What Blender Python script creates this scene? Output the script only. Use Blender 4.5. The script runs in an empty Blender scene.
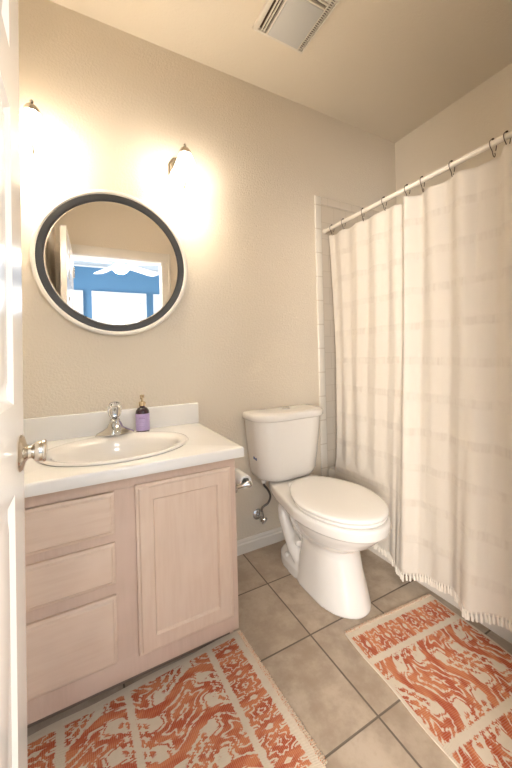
import bpy, bmesh, math, random
from mathutils import Vector, Matrix
random.seed(7)
PI = math.pi
sc = bpy.context.scene
COL = sc.collection

# ------------------------------------------------------------------ camera, world, lights, exposure
F_PX, YAW, ROLL, V0 = 327.87, 0.4917, -0.0258, -29.45
CAM = Vector((0.0, -1.704, 1.1308))
fwd = Vector((math.sin(YAW), math.cos(YAW), 0)); rgt = Vector((math.cos(YAW), -math.sin(YAW), 0)); up = Vector((0, 0, 1))
r2 = rgt * math.cos(ROLL) + up * math.sin(ROLL); u2 = up * math.cos(ROLL) - rgt * math.sin(ROLL)
cd = bpy.data.cameras.new('camera'); cam = bpy.data.objects.new('camera', cd); COL.objects.link(cam)
cam.matrix_world = Matrix(((r2.x, u2.x, -fwd.x, CAM.x), (r2.y, u2.y, -fwd.y, CAM.y), (r2.z, u2.z, -fwd.z, CAM.z), (0, 0, 0, 1)))
cd.sensor_fit = 'HORIZONTAL'; cd.sensor_width = 36; cd.lens = F_PX / 512 * 36; cd.shift_y = V0 / 512
cd.clip_start = 0.01
sc.camera = cam
w = bpy.data.worlds.new('world'); sc.world = w; w.use_nodes = True
w.node_tree.nodes['Background'].inputs[0].default_value = (0.75, 0.85, 1, 1)
w.node_tree.nodes['Background'].inputs[1].default_value = 0.5
sc.view_settings.view_transform = 'Standard'; sc.view_settings.look = 'None'
sc.view_settings.gamma = 1; sc.view_settings.use_curve_mapping = False
sc.view_settings.exposure = 1.22
SCONCE_E = 10.0        # emission of the sconce glass
WINDOW_E = 1.4         # daylight in the bedroom blinds
def area(name, loc, rot, sx, sy, power, col):
    l = bpy.data.lights.new(name, 'AREA'); l.shape = 'RECTANGLE'; l.size = sx; l.size_y = sy; l.energy = power; l.color = col
    o = bpy.data.objects.new(name, l); COL.objects.link(o); o.location = loc; o.rotation_euler = rot
    return o
# fill lamps added at the bedroom sides, shining in by the doorway
area('window_daylight_left', (-2.1, -3.5, 1.45), (PI/2, 0, -math.radians(52)), 1.8, 1.7, 165, (1.0, 0.955, 0.90))
area('window_daylight_right', (3.1, -4.0, 1.45), (PI/2, 0, math.radians(48)), 1.8, 1.7, 135, (1.0, 0.965, 0.92))

# ------------------------------------------------------------------ materials
def mat(name, color, rough=0.5, metal=0.0, spec=0.5, coat=0.0, trans=0.0, ior=1.45, emit=None, estr=0, sheen=0, sss=0):
    m = bpy.data.materials.new(name); m.use_nodes = True
    b = m.node_tree.nodes['Principled BSDF']
    b.inputs['Base Color'].default_value = (*color, 1); b.inputs['Roughness'].default_value = rough
    b.inputs['Metallic'].default_value = metal; b.inputs['Specular IOR Level'].default_value = spec
    b.inputs['Coat Weight'].default_value = coat; b.inputs['Transmission Weight'].default_value = trans
    b.inputs['IOR'].default_value = ior; b.inputs['Sheen Weight'].default_value = sheen
    if emit: b.inputs['Emission Color'].default_value = (*emit, 1); b.inputs['Emission Strength'].default_value = estr
    return m
class NT:
    def __init__(s, m): s.t = m.node_tree; s.b = s.t.nodes['Principled BSDF']
    def n(s, typ, **kw):
        x = s.t.nodes.new(typ)
        for k, v in kw.items():
            if k.startswith('i_'):
                x.inputs[int(k[2:]) if k[2:].isdigit() else k[2:].replace('_', ' ')].default_value = v
            else: setattr(x, k, v)
        return x
    def l(s, a, b): s.t.links.new(a, b)
    def math(s, op, a, b=None, c=None):
        x = s.t.nodes.new('ShaderNodeMath'); x.operation = op
        for i, v in enumerate((a, b, c)):
            if v is None: continue
            if isinstance(v, (int, float)): x.inputs[i].default_value = v
            else: s.l(v, x.inputs[i])
        return x.outputs[0]
    def mix(s, f, a, b):
        x = s.t.nodes.new('ShaderNodeMix'); x.data_type = 'RGBA'
        if isinstance(f, (int, float)): x.inputs[0].default_value = f
        else: s.l(f, x.inputs[0])
        for i, v in ((6, a), (7, b)):
            if isinstance(v, tuple): x.inputs[i].default_value = (*v, 1)
            else: s.l(v, x.inputs[i])
        return x.outputs[2]
    def coord(s, scale=(1, 1, 1), loc=(0, 0, 0), kind='Object'):
        c = s.n('ShaderNodeTexCoord'); m = s.n('ShaderNodeMapping'); m.inputs['Scale'].default_value = scale; m.inputs['Location'].default_value = loc
        s.l(c.outputs[kind], m.inputs[0]); return m.outputs[0]
    def noise(s, vec, scale, detail=2, rough=0.5):
        x = s.n('ShaderNodeTexNoise'); x.inputs['Scale'].default_value = scale; x.inputs['Detail'].default_value = detail; x.inputs['Roughness'].default_value = rough
        s.l(vec, x.inputs['Vector']); return x.outputs[0]
    def bump(s, h, strength, dist=0.01):
        x = s.n('ShaderNodeBump'); x.inputs['Strength'].default_value = strength; x.inputs['Distance'].default_value = dist
        s.l(h, x.inputs['Height']); s.l(x.outputs[0], s.b.inputs['Normal']); return x
    def smooth(s, v, a, b):
        x = s.n('ShaderNodeMapRange'); x.interpolation_type = 'SMOOTHSTEP'
        s.l(v, x.inputs[0]); x.inputs[1].default_value = a; x.inputs[2].default_value = b; return x.outputs[0]

def wall_mat(name, col, bs=0.35):
    m = mat(name, col, 0.55, spec=0.35); t = NT(m)
    n = t.noise(t.coord(), 95, 3, 0.6); t.bump(t.smooth(n, 0.35, 0.7), bs, 0.0025); return m
M = {}
M['wall'] = wall_mat('beige_wall_paint', (0.79, 0.705, 0.585))
M['ceiling'] = wall_mat('ceiling_paint', (0.80, 0.715, 0.59), 0.2)
M['trim'] = mat('white_trim_paint', (0.82, 0.77, 0.70), 0.3)
M['door'] = mat('white_door_paint', (0.80, 0.76, 0.71), 0.22, coat=0.3)
M['blue'] = wall_mat('blue_wall_paint', (0.075, 0.18, 0.31), 0.1)
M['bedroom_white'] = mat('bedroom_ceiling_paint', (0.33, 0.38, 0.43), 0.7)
M['carpet'] = mat('bedroom_carpet', (0.5, 0.45, 0.38), 0.95)
M['porcelain'] = mat('white_porcelain', (0.84, 0.805, 0.76), 0.12, coat=0.4)
M['seat'] = mat('white_toilet_seat_plastic', (0.86, 0.83, 0.79), 0.18)
M['marble'] = mat('white_cultured_marble', (0.89, 0.87, 0.84), 0.15, coat=0.3)
M['tub'] = mat('white_tub_enamel', (0.74, 0.68, 0.60), 0.25)
M['chrome'] = mat('polished_chrome', (0.62, 0.63, 0.65), 0.1, 1.0)
M['nickel'] = mat('satin_nickel', (0.62, 0.57, 0.50), 0.18, 1.0)
M['steel'] = mat('braided_steel', (0.2, 0.19, 0.18), 0.35, 1.0)
M['dark'] = mat('dark_frame_paint', (0.035, 0.033, 0.032), 0.4)
M['bronze'] = mat('dark_bronze', (0.09, 0.06, 0.04), 0.35, 0.9)
M['rod'] = mat('cream_rod_enamel', (0.80, 0.72, 0.62), 0.25)
M['mirror'] = mat('mirror_glass', (0.93, 0.93, 0.93), 0.0, 1.0)
M['acrylic'] = mat('clear_acrylic', (1, 1, 1), 0.03, trans=1.0, ior=1.48)
M['shade'] = mat('frosted_lit_glass', (1, 0.97, 0.9), 0.4, emit=(1.0, 0.90, 0.76), estr=SCONCE_E)
M['bottle'] = mat('dark_amber_bottle', (0.035, 0.012, 0.02), 0.08, coat=0.5)
M['label'] = mat('lavender_label', (0.56, 0.44, 0.72), 0.5)
M['label_ink'] = mat('label_ink', (0.36, 0.25, 0.52), 0.5)
M['gold'] = mat('pale_gold_pump', (0.72, 0.55, 0.34), 0.25, 0.7)
M['paper'] = mat('tissue_paper', (0.86, 0.84, 0.80), 0.9)
M['blue_sticker'] = mat('blue_sticker', (0.03, 0.08, 0.25), 0.4)
M['vent'] = mat('vent_plastic', (0.78, 0.72, 0.63), 0.35)
M['vent_lens'] = mat('vent_lens_plastic', (0.60, 0.59, 0.57), 0.3)
M['vent_dark'] = mat('vent_cavity', (0.10, 0.06, 0.035), 0.8)
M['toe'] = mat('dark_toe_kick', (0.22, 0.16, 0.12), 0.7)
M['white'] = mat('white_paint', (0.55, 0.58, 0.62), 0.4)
M['fan_light'] = mat('lit_fan_globe', (1, 1, 1), 0.4, emit=(1, 0.97, 0.92), estr=50)
M['fan_white'] = mat('white_fan_blade', (0.85, 0.85, 0.85), 0.4)
M['daylight'] = mat('window_daylight_blind', (0.9, 0.95, 1), 0.5, emit=(0.86, 0.93, 1.0), estr=WINDOW_E)
M['slat'] = mat('blind_slat', (0.40, 0.43, 0.47), 0.5, emit=(0.86, 0.93, 1.0), estr=0.12)

def wood_mat(name, vertical=True, dark1=(0.76, 0.60, 0.485), dark2=(0.71, 0.54, 0.425)):
    m = mat(name, (0.7, 0.55, 0.44), 0.42, spec=0.4); t = NT(m)
    sc_ = (14, 14, 1.1) if vertical else (1.1, 14, 14)
    v = t.coord(sc_); n = t.noise(v, 5, 5, 0.6); n2 = t.noise(t.coord((1, 1, 1)), 6, 2)
    c = t.mix(t.smooth(n, 0.3, 0.75), dark1, dark2)
    c2 = t.mix(t.smooth(n2, 0.45, 0.75), c, tuple(min(1, q*1.04) for q in dark1))
    t.l(c2, t.b.inputs['Base Color']); t.bump(n, 0.04, 0.002); return m
M['wood'] = wood_mat('pickled_oak_vertical', True)
M['wood_frame'] = wood_mat('pickled_oak_face_frame', True, (0.69, 0.525, 0.43), (0.64, 0.48, 0.385))
M['wood_h'] = wood_mat('pickled_oak_horizontal', False)

# floor tile
GX, GY, TP = 0.7884, -0.2921, 0.3408
def floor_mat():
    m = mat('beige_ceramic_floor_tile', (0.5, 0.4, 0.3), 0.4, spec=0.4); t = NT(m)
    c = t.n('ShaderNodeTexCoord'); sep = t.n('ShaderNodeSeparateXYZ'); t.l(c.outputs['Object'], sep.inputs[0])
    fx = t.math('FRACT', t.math('ADD', t.math('DIVIDE', t.math('SUBTRACT', sep.outputs[0], GX), TP), 20.5))
    fy = t.math('FRACT', t.math('ADD', t.math('DIVIDE', t.math('SUBTRACT', sep.outputs[1], GY), TP), 20.5))
    d = t.math('MINIMUM', t.math('ABSOLUTE', t.math('SUBTRACT', fx, 0.5)), t.math('ABSOLUTE', t.math('SUBTRACT', fy, 0.5)))
    mask = t.smooth(d, 0.007, 0.012)
    # per-tile tone
    ix = t.math('FLOOR', t.math('ADD', t.math('DIVIDE', t.math('SUBTRACT', sep.outputs[0], GX), TP), 20.0))
    iy = t.math('FLOOR', t.math('ADD', t.math('DIVIDE', t.math('SUBTRACT', sep.outputs[1], GY), TP), 20.0))
    cmb = t.n('ShaderNodeCombineXYZ'); t.l(ix, cmb.inputs[0]); t.l(iy, cmb.inputs[1])
    wn = t.n('ShaderNodeTexWhiteNoise'); t.l(cmb.outputs[0], wn.inputs[0])
    vadd = t.n('ShaderNodeVectorMath', operation='ADD'); sca = t.n('ShaderNodeVectorMath', operation='SCALE'); sca.inputs[3].default_value = 3
    t.l(wn.outputs[1], sca.inputs[0]); t.l(c.outputs['Object'], vadd.inputs[0]); t.l(sca.outputs[0], vadd.inputs[1])
    n = t.noise(vadd.outputs[0], 9, 6, 0.62); n2 = t.noise(vadd.outputs[0], 45, 4, 0.6)
    col = t.mix(t.smooth(n, 0.34, 0.68), (0.375, 0.29, 0.215), (0.53, 0.435, 0.34))
    col = t.mix(t.math('MULTIPLY', t.smooth(n2, 0.5, 0.8), 0.35), col, (0.34, 0.26, 0.19))
    col = t.mix(t.math('MULTIPLY', wn.outputs[0], 0.25), col, (0.42, 0.33, 0.25))
    g = t.mix(mask, (0.17, 0.135, 0.105), col)
    t.l(g, t.b.inputs['Base Color'])
    rr = t.math('SUBTRACT', 0.85, t.math('MULTIPLY', mask, 0.45)); t.l(rr, t.b.inputs['Roughness'])
    h = t.math('ADD', mask, t.math('MULTIPLY', n, 0.15)); t.bump(h, 0.5, 0.002)
    return m
M['floor'] = floor_mat()

def tile_mat(name, axis, x0, z0, sx=0.108, sz=0.108):
    m = mat(name, (0.72, 0.62, 0.50), 0.2, coat=0.3); t = NT(m)
    c = t.n('ShaderNodeTexCoord'); sep = t.n('ShaderNodeSeparateXYZ'); t.l(c.outputs['Object'], sep.inputs[0])
    row = t.math('DIVIDE', t.math('SUBTRACT', sep.outputs[2], z0 - 5 * sz), sz)
    off = t.math('MULTIPLY', t.math('MODULO', t.math('FLOOR', row), 2), 0.5)
    fx = t.math('FRACT', t.math('ADD', t.math('ADD', t.math('DIVIDE', t.math('SUBTRACT', sep.outputs[axis], x0), sx), 40), off))
    fz = t.math('FRACT', row)
    dx = t.math('MINIMUM', fx, t.math('SUBTRACT', 1, fx)); dz = t.math('MINIMUM', fz, t.math('SUBTRACT', 1, fz))
    mask = t.smooth(t.math('MINIMUM', dx, dz), 0.008, 0.03)
    t.l(t.mix(mask, (0.66, 0.57, 0.46), (0.74, 0.65, 0.54)), t.b.inputs['Base Color']); t.bump(mask, 0.3, 0.001)
    return m
M['tile'] = tile_mat('square_wall_tile', 0, 1.425, 0.376)
M['tile_side'] = tile_mat('square_wall_tile_side', 1, 0.0, 0.376)
M['trim_tile'] = tile_mat('bullnose_trim_tile', 0, 1.0, 0.376, 10, 0.157)
tm_ = NT(M['trim_tile'])
for n_ in tm_.t.nodes:
    if n_.bl_idname == 'ShaderNodeMix': n_.inputs[7].default_value = (0.86, 0.80, 0.71, 1); n_.inputs[6].default_value = (0.70, 0.62, 0.52, 1)
M['trim_tile'].node_tree.nodes['Principled BSDF'].inputs['Coat Weight'].default_value = 0.5

def rug_mat(name, x0, x1, stripes):
    # ikat weave in object space; x = along the length, y = across
    m = mat(name, (0.8, 0.7, 0.6), 0.95, spec=0.1); t = NT(m); mt = t.math
    c = t.n('ShaderNodeTexCoord'); sep = t.n('ShaderNodeSeparateXYZ'); t.l(c.outputs['Object'], sep.inputs[0])
    X, Y = sep.outputs[0], sep.outputs[1]
    thr = t.n('ShaderNodeCombineXYZ'); t.l(mt('MULTIPLY', mt('FLOOR', mt('MULTIPLY', Y, 260)), 0.41), thr.inputs[1]); t.l(mt('MULTIPLY', X, 12), thr.inputs[0])
    jag = mt('SUBTRACT', t.noise(thr.outputs[0], 1.7, 1, 0.5), 0.5)
    Xj = mt('ADD', X, mt('MULTIPLY', jag, 0.032))
    Xj = mt('ADD', Xj, mt('MULTIPLY', mt('SUBTRACT', t.noise(c.outputs['Object'], 30, 2), 0.5), 0.012))
    Yj = mt('ADD', Y, mt('MULTIPLY', mt('SUBTRACT', t.noise(t.coord(loc=(3, 1, 0)), 34, 2), 0.5), 0.012))
    def inv(v): return mt('SUBTRACT', 1, v)
    def band(v, lo, hi, s=0.02): return mt('MULTIPLY', t.smooth(v, lo-s, lo+s), inv(t.smooth(v, hi-s, hi+s)))
    def rosette(u, v, petals=6, amp=.2):
        """u, v: offsets scaled to about 1 at the rim"""
        r = mt('SQRT', mt('ADD', mt('MULTIPLY', u, u), mt('MULTIPLY', v, v)))
        man = mt('MULTIPLY', mt('ADD', mt('ABSOLUTE', u), mt('ABSOLUTE', v)), 0.85)
        r = mt('ADD', mt('MULTIPLY', r, .6), mt('MULTIPLY', man, .4))
        ang = mt('ARCTAN2', u, v)
        r = mt('MULTIPLY', r, mt('ADD', 1, mt('MULTIPLY', mt('COSINE', mt('MULTIPLY', ang, petals)), amp)))
        return mt('MAXIMUM', mt('MAXIMUM', inv(t.smooth(r, .07, .11)), band(r, .21, .54, .03)), mt('MAXIMUM', band(r, .64, .94, .03), band(r, 1.10, 1.20, .03)))
    # main field: wavy lines, between them rosettes and flecks in turn
    PV, PU = 0.160, 0.290
    sw = mt('ADD', mt('ADD', mt('DIVIDE', Yj, PV), 20.0), mt('MULTIPLY', mt('SINE', mt('MULTIPLY', Xj, 2*PI/PU)), 0.20))
    col = mt('FLOOR', sw); fs = mt('FRACT', sw)
    serp = inv(t.smooth(mt('ADD', mt('MINIMUM', fs, inv(fs)), mt('MULTIPLY', jag, .22)), .085, .105))
    v = mt('DIVIDE', mt('SUBTRACT', fs, .5), .39)
    tx = mt('ADD', mt('ADD', mt('DIVIDE', Xj, PU), 10.0), mt('MULTIPLY', mt('MODULO', col, 2), .5))
    ft = mt('FRACT', tx); u = mt('DIVIDE', mt('SUBTRACT', ft, .5), .31)
    ros = rosette(u, v)
    fl = mt('MULTIPLY', mt('SINE', mt('MULTIPLY', Xj, 2*PI/.046)), mt('SINE', mt('MULTIPLY', mt('SUBTRACT', fs, .5), 2*PI/.36)))
    au = mt('MINIMUM', ft, inv(ft)); fr = mt('ADD', mt('DIVIDE', au, .25), mt('MULTIPLY', mt('ABSOLUTE', v), .8))
    fleck = mt('MULTIPLY', t.smooth(mt('ABSOLUTE', fl), .34, .44), inv(t.smooth(fr, 1.0, 1.15)))
    field = mt('MAXIMUM', mt('MAXIMUM', serp, ros), fleck)
    # end bands: a row of rosettes
    eR = mt('SUBTRACT', x1, Xj); eL = mt('SUBTRACT', Xj, x0)
    e = mt('MINIMUM', eR, eL)
    PB = 0.098
    fb = mt('FRACT', mt('ADD', mt('DIVIDE', Yj, PB), 20.0)); vb = mt('DIVIDE', mt('SUBTRACT', fb, .5), .50); ub = mt('DIVIDE', mt('SUBTRACT', e, .077), .052)
    row = rosette(ub, vb, 8, .16)
    fb2 = mt('MINIMUM', fb, inv(fb)); k2 = band(mt('ABSOLUTE', ub), .40, .95, .05); row = mt('MAXIMUM', row, mt('MULTIPLY', inv(t.smooth(fb2, .11, .15)), k2))
    es = mt('MINIMUM', mt('SUBTRACT', x1, mt('ADD', X, mt('MULTIPLY', jag, .016))), mt('SUBTRACT', mt('ADD', X, mt('MULTIPLY', jag, .016)), x0))
    inner = t.smooth(es, .124, .128)
    red = mt('ADD', mt('MULTIPLY', inner, field), mt('MULTIPLY', inv(inner), row))
    red = mt('MULTIPLY', red, t.smooth(es, .026, .030))
    Xs = mt('ADD', X, mt('MULTIPLY', jag, .016))
    for a, b in stripes: red = mt('MULTIPLY', red, inv(band(Xs, a, b, .002)))
    ye = mt('SUBTRACT', 0.238, mt('ABSOLUTE', Y)); red = mt('MULTIPLY', red, t.smooth(ye, 0.0, 0.004))
    red = mt('MULTIPLY', red, t.smooth(t.noise(c.outputs['Object'], 75, 2, 0.6), 0.16, 0.26))
    tone = t.noise(t.coord((3, 9, 1)), 3, 2)
    rc = t.mix(t.smooth(tone, 0.38, 0.62), (0.52, 0.105, 0.045), (0.68, 0.24, 0.11))
    cr = t.mix(t.noise(c.outputs['Object'], 50, 2), (0.83, 0.73, 0.60), (0.75, 0.64, 0.51))
    # single cream threads showing through
    wx = mt('SINE', mt('MULTIPLY', X, 2*PI/.0052)); wy = mt('SINE', mt('MULTIPLY', Y, 2*PI/.0046))
    t.l(t.mix(mt('MULTIPLY', red, mt('SUBTRACT', 1.0, mt('MULTIPLY', t.smooth(wx, .3, 1), .22))), cr, rc), t.b.inputs['Base Color'])
    t.bump(mt('MULTIPLY', wx, wy), 0.7, 0.0015)
    return m
RUG_H = 0.43
M['rug_a'] = rug_mat('coral_ikat_weave', -.43, .43, [(-.306, -.282), (-.012, .012), (.282, .306)])
M['rug_b'] = rug_mat('coral_ikat_weave_short', -.33, .43, [(-.204, -.180), (-.010, .012), (.284, .306)])
M['rug_hem'] = mat('rug_hem_yarn', (0.76, 0.62, 0.48), 0.95, spec=0.1)
def hem():
    m = M['rug_hem']; t = NT(m); n = t.noise(t.coord(), 260, 1)
    t.l(t.mix(t.smooth(n, 0.56, 0.62), (0.76, 0.63, 0.49), (0.66, 0.30, 0.16)), t.b.inputs['Base Color'])
hem()

def curtain_mat():
    m = mat('cream_gauze_cotton', (0.86, 0.79, 0.70), 0.9, spec=0.15, sheen=0.25); t = NT(m)
    c = t.n('ShaderNodeTexCoord'); sep = t.n('ShaderNodeSeparateXYZ'); t.l(c.outputs['Object'], sep.inputs[0])
    z = sep.outputs[2]
    # repeat of woven bands every ~0.17 m: gathered stripes
    fz = t.math('FRACT', t.math('DIVIDE', z, 0.168))
    wob = t.math('MULTIPLY', t.math('SUBTRACT', t.noise(t.coord((1, 3, 1)), 4, 1), 0.5), 0.10)
    fz = t.math('ADD', fz, wob)
    band = t.math('MULTIPLY', t.smooth(fz, 0.30, 0.36), t.math('SUBTRACT', 1, t.smooth(fz, 0.50, 0.56)))
    v = t.coord((1, 60, 5)); pk = t.noise(v, 1.2, 3, 0.6)
    v2 = t.coord((1, 26, 1.6)); pk2 = t.noise(v2, 1.0, 2, 0.5)
    fine = t.math('SINE', t.math('MULTIPLY', z, 2 * PI / 0.006))
    fine2 = t.math('SINE', t.math('MULTIPLY', sep.outputs[1], 2 * PI / 0.005))
    h = t.math('ADD', t.math('MULTIPLY', pk, t.math('ADD', t.math('MULTIPLY', band, 1.6), 0.45)), t.math('MULTIPLY', pk2, 0.5))
    h = t.math('ADD', h, t.math('MULTIPLY', t.math('MULTIPLY', fine, fine2), 0.04))
    t.bump(h, 0.35, 0.008)
    edge = t.math('ADD', t.math('MULTIPLY', band, t.math('MULTIPLY', t.smooth(pk, 0.42, 0.68), 0.6)), t.math('MULTIPLY', band, .15))
    t.l(t.mix(edge, (0.79, 0.72, 0.63), (0.70, 0.62, 0.53)), t.b.inputs['Base Color'])
    # thin cloth lets light through
    tr = t.n('ShaderNodeBsdfTranslucent'); tr.inputs[0].default_value = (0.85, 0.74, 0.62, 1)
    mx = t.n('ShaderNodeMixShader'); mx.inputs[0].default_value = 0.22
    out = t.t.nodes['Material Output']
    t.l(t.b.outputs[0], mx.inputs[1]); t.l(tr.outputs[0], mx.inputs[2]); t.l(mx.outputs[0], out.inputs[0])
    return m
M['curtain'] = curtain_mat()
M['fringe'] = mat('cream_cotton_fringe', (0.83, 0.76, 0.66), 0.95, spec=0.1)

# ------------------------------------------------------------------ mesh helpers
def finish(o, sharp=40):
    me = o.data
    for p in me.polygons: p.use_smooth = True
    me.set_sharp_from_angle(angle=math.radians(sharp))
def obj(name, bm, m, parent=None, sharp=40, recalc=True):
    if recalc: bmesh.ops.recalc_face_normals(bm, faces=bm.faces)
    me = bpy.data.meshes.new(name); bm.to_mesh(me); bm.free()
    o = bpy.data.objects.new(name, me); COL.objects.link(o)
    me.materials.append(m); finish(o, sharp)
    if parent is not None: o.parent = parent
    return o
def tag(o, label, cat, group=None):
    o['label'] = label; o['category'] = cat
    if group: o['group'] = group
    return o
def thing(name, label, cat, loc=(0, 0, 0), rot=(0, 0, 0), group=None):
    o = bpy.data.objects.new(name, None); COL.objects.link(o); o.location = loc; o.rotation_euler = rot
    o.empty_display_size = 0.05
    return tag(o, label, cat, group)
def struct(o): o['kind'] = 'structure'; return o
def box(bm, x0, x1, y0, y1, z0, z1, bev=0.0, seg=2):
    b = bmesh.new()
    vs = [b.verts.new((x, y, z)) for x in (x0, x1) for y in (y0, y1) for z in (z0, z1)]
    for f in ((0, 1, 3, 2), (4, 6, 7, 5), (0, 4, 5, 1), (2, 3, 7, 6), (0, 2, 6, 4), (1, 5, 7, 3)): b.faces.new([vs[i] for i in f])
    bmesh.ops.recalc_face_normals(b, faces=b.faces)
    if bev: bmesh.ops.bevel(b, geom=b.edges[:], offset=bev, segments=seg, profile=0.5, affect='EDGES')
    merge(bm, b)
def merge(bm, b, mtx=None):
    if mtx is not None: bmesh.ops.transform(b, matrix=mtx, verts=b.verts)
    me = bpy.data.meshes.new('tmp'); b.to_mesh(me); b.free(); bm.from_mesh(me); bpy.data.meshes.remove(me)
def BX(*a, **k): bm = bmesh.new(); box(bm, *a, **k); return bm
def loft(bm, rings, cap0=True, cap1=True, close=True):
    R = [[bm.verts.new(p) for p in r] for r in rings]; n = len(R[0])
    for a, b in zip(R, R[1:]):
        for i in range(n if close else n - 1):
            j = (i + 1) % n; bm.faces.new((a[i], a[j], b[j], b[i]))
    if cap0: bm.faces.new(list(reversed(R[0])))
    if cap1: bm.faces.new(R[-1])
    return R
def lathe(bm, prof, origin=(0, 0, 0), axis=(0, 0, 1), n=32, sides=None):
    """prof: list of (radius, height)"""
    n = sides or n; ax = Vector(axis).normalized(); q = Vector((0, 0, 1)).rotation_difference(ax); o = Vector(origin)
    rings = [[o + q @ Vector((max(r, 1e-5) * math.cos(2*PI*(i+.5*(sides is not None))/n), max(r, 1e-5) * math.sin(2*PI*(i+.5*(sides is not None))/n), h)) for i in range(n)] for r, h in prof]
    loft(bm, rings)
def tube(bm, pts, r, n=10, caps=True):
    pts = [Vector(p) for p in pts]; rs = r if isinstance(r, (list, tuple)) else [r] * len(pts)
    prev = None; rings = []
    for i, p in enumerate(pts):
        t = (pts[min(i+1, len(pts)-1)] - pts[max(i-1, 0)]).normalized()
        if prev is None: a = t.orthogonal().normalized()
        else: a = (prev - t * prev.dot(t)).normalized()
        prev = a; b = t.cross(a)
        rings.append([p + (a * math.cos(2*PI*k/n) + b * math.sin(2*PI*k/n)) * rs[i] for k in range(n)])
    loft(bm, rings, caps, caps)
def spline(pts, k=8):
    pts = [Vector(p) for p in pts]; out = []
    P = [pts[0]] + pts + [pts[-1]]
    for i in range(1, len(P) - 2):
        a, b, c, d = P[i-1], P[i], P[i+1], P[i+2]
        for j in range(k):
            t = j / k
            out.append(0.5 * ((2*b) + (c-a)*t + (2*a-5*b+4*c-d)*t*t + (3*b-a-3*c+d)*t**3))
    out.append(pts[-1]); return out
def interp(x, xs, ys):
    if x <= xs[0]: return ys[0]
    for i in range(len(xs)-1):
        if x <= xs[i+1]:
            t = (x - xs[i]) / (xs[i+1]-xs[i]); t = t*t*(3-2*t); return ys[i] + (ys[i+1]-ys[i])*t
    return ys[-1]
def lerp(x, xs, ys):
    if x <= xs[0]: return ys[0]
    for i in range(len(xs)-1):
        if x <= xs[i+1]:
            t = (x - xs[i]) / (xs[i+1]-xs[i]); return ys[i] + (ys[i+1]-ys[i])*t
    return ys[-1]

# ------------------------------------------------------------------ the room
XL, XR, YF, ZC = -0.235, 2.174, -1.57, 2.732
XTUB = 1.4215
struct(obj('floor', BX(XL-.1, XR+.1, YF-.13, 0.1, -0.05, 0), M['floor']))
struct(obj('ceiling', BX(XL-.1, XR+.1, YF-.13, 0.1, ZC, ZC+0.05), M['ceiling']))
struct(obj('wall_back', BX(XL-.1, XR+.1, 0, 0.1, 0, ZC), M['wall']))
struct(obj('wall_left', BX(XL-.1, XL, YF-.0, 0, 0, ZC), M['wall']))
struct(obj('wall_right', BX(XR, XR+.1, YF-.0, 0, 0, ZC), M['wall']))
DX0, DX1, DZ = -0.113, 0.642, 2.035
bm = bmesh.new()
box(bm, XL-.1, DX0-.02, YF-.115, YF, 0, ZC); box(bm, DX1+.02, XR+.1, YF-.115, YF, 0, ZC); box(bm, DX0-.02, DX1+.02, YF-.115, YF, DZ+.02, ZC)
struct(obj('wall_front', bm, M['wall']))
# door casing and jamb
bm = bmesh.new()
for s in (0, 1):
    y0, y1 = (YF, YF+.018) if s == 0 else (YF-.133, YF-.115)
    x_l = max(DX0-.085, XL+.002)
    box(bm, x_l, DX0-.005, y0, y1, 0, DZ+.005, bev=.004)
    box(bm, DX1+.005, DX1+.085, y0, y1, 0, DZ+.005, bev=.004)
    box(bm, x_l, DX1+.085, y0, y1, DZ+.005, DZ+.085, bev=.004)
    box(bm, DX1+.065, DX1+.085, y0, y1+(.006 if s == 0 else 0), 0, DZ+.085, bev=.003)
box(bm, DX0-.02, DX0, YF-.115, YF, 0, DZ); box(bm, DX1, DX1+.02, YF-.115, YF, 0, DZ); box(bm, DX0-.02, DX1+.02, YF-.115, YF, DZ, DZ+.02)
struct(obj('trim_1', bm, M['trim']))
# baseboards
def base_profile(y): return [(y, 0), (y, 0.052), (y*0.75, 0.058), (y*0.75, 0.068), (y*0.35, 0.0775), (0, 0.0775), (0, 0)]
def base_x(x0, x1, ysurf, sgn):
    bm = bmesh.new(); pr = base_profile(0.014)
    loft(bm, [[(x, ysurf + sgn * a, b) for a, b in pr] for x in (x0, x1)]); return bm
struct(obj('baseboard_back', base_x(0.53, 1.37, 0, -1), M['trim'], sharp=20))
struct(obj('baseboard_front', base_x(DX1+.087, XTUB, YF, 1), M['trim'], sharp=20))
bm = bmesh.new(); loft(bm, [[(XL + a, y, b) for a, b in base_profile(0.014)] for y in (YF+.02, -0.53)])
struct(obj('baseboard_left', bm, M['trim'], sharp=20))

# ceramic tub surround
surf = thing('tile_surround', 'cream square-tiled tub surround with bullnose edge behind the curtain', 'tile surround', (XTUB, 0, 0))
def ch(name, bm, m, parent, **k):
    o = obj(name, bm, m, parent, **k); o.matrix_parent_inverse = Matrix.Translation(-Vector(parent.location)); return o
ch('wall_tiling', BX(1.424, XR-.009, -0.008, -0.0005, 0.366, 2.11), M['tile'], surf)
ch('side_tiling', BX(XR-.0085, XR-.0005, YF+.002, -0.009, 0.366, 2.11), M['tile_side'], surf)
bm = bmesh.new()
box(bm, 1.3715, 1.4235, -0.012, -0.0005, 0.0, 2.163, bev=.005, seg=3)
ch('bullnose_trim', bm, M['trim_tile'], surf)
bm = bmesh.new(); box(bm, 1.424, XR-.009, -0.012, -0.0005, 2.111, 2.163, bev=.004, seg=3); ch('top_trim', bm, M['tile'], surf)

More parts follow.
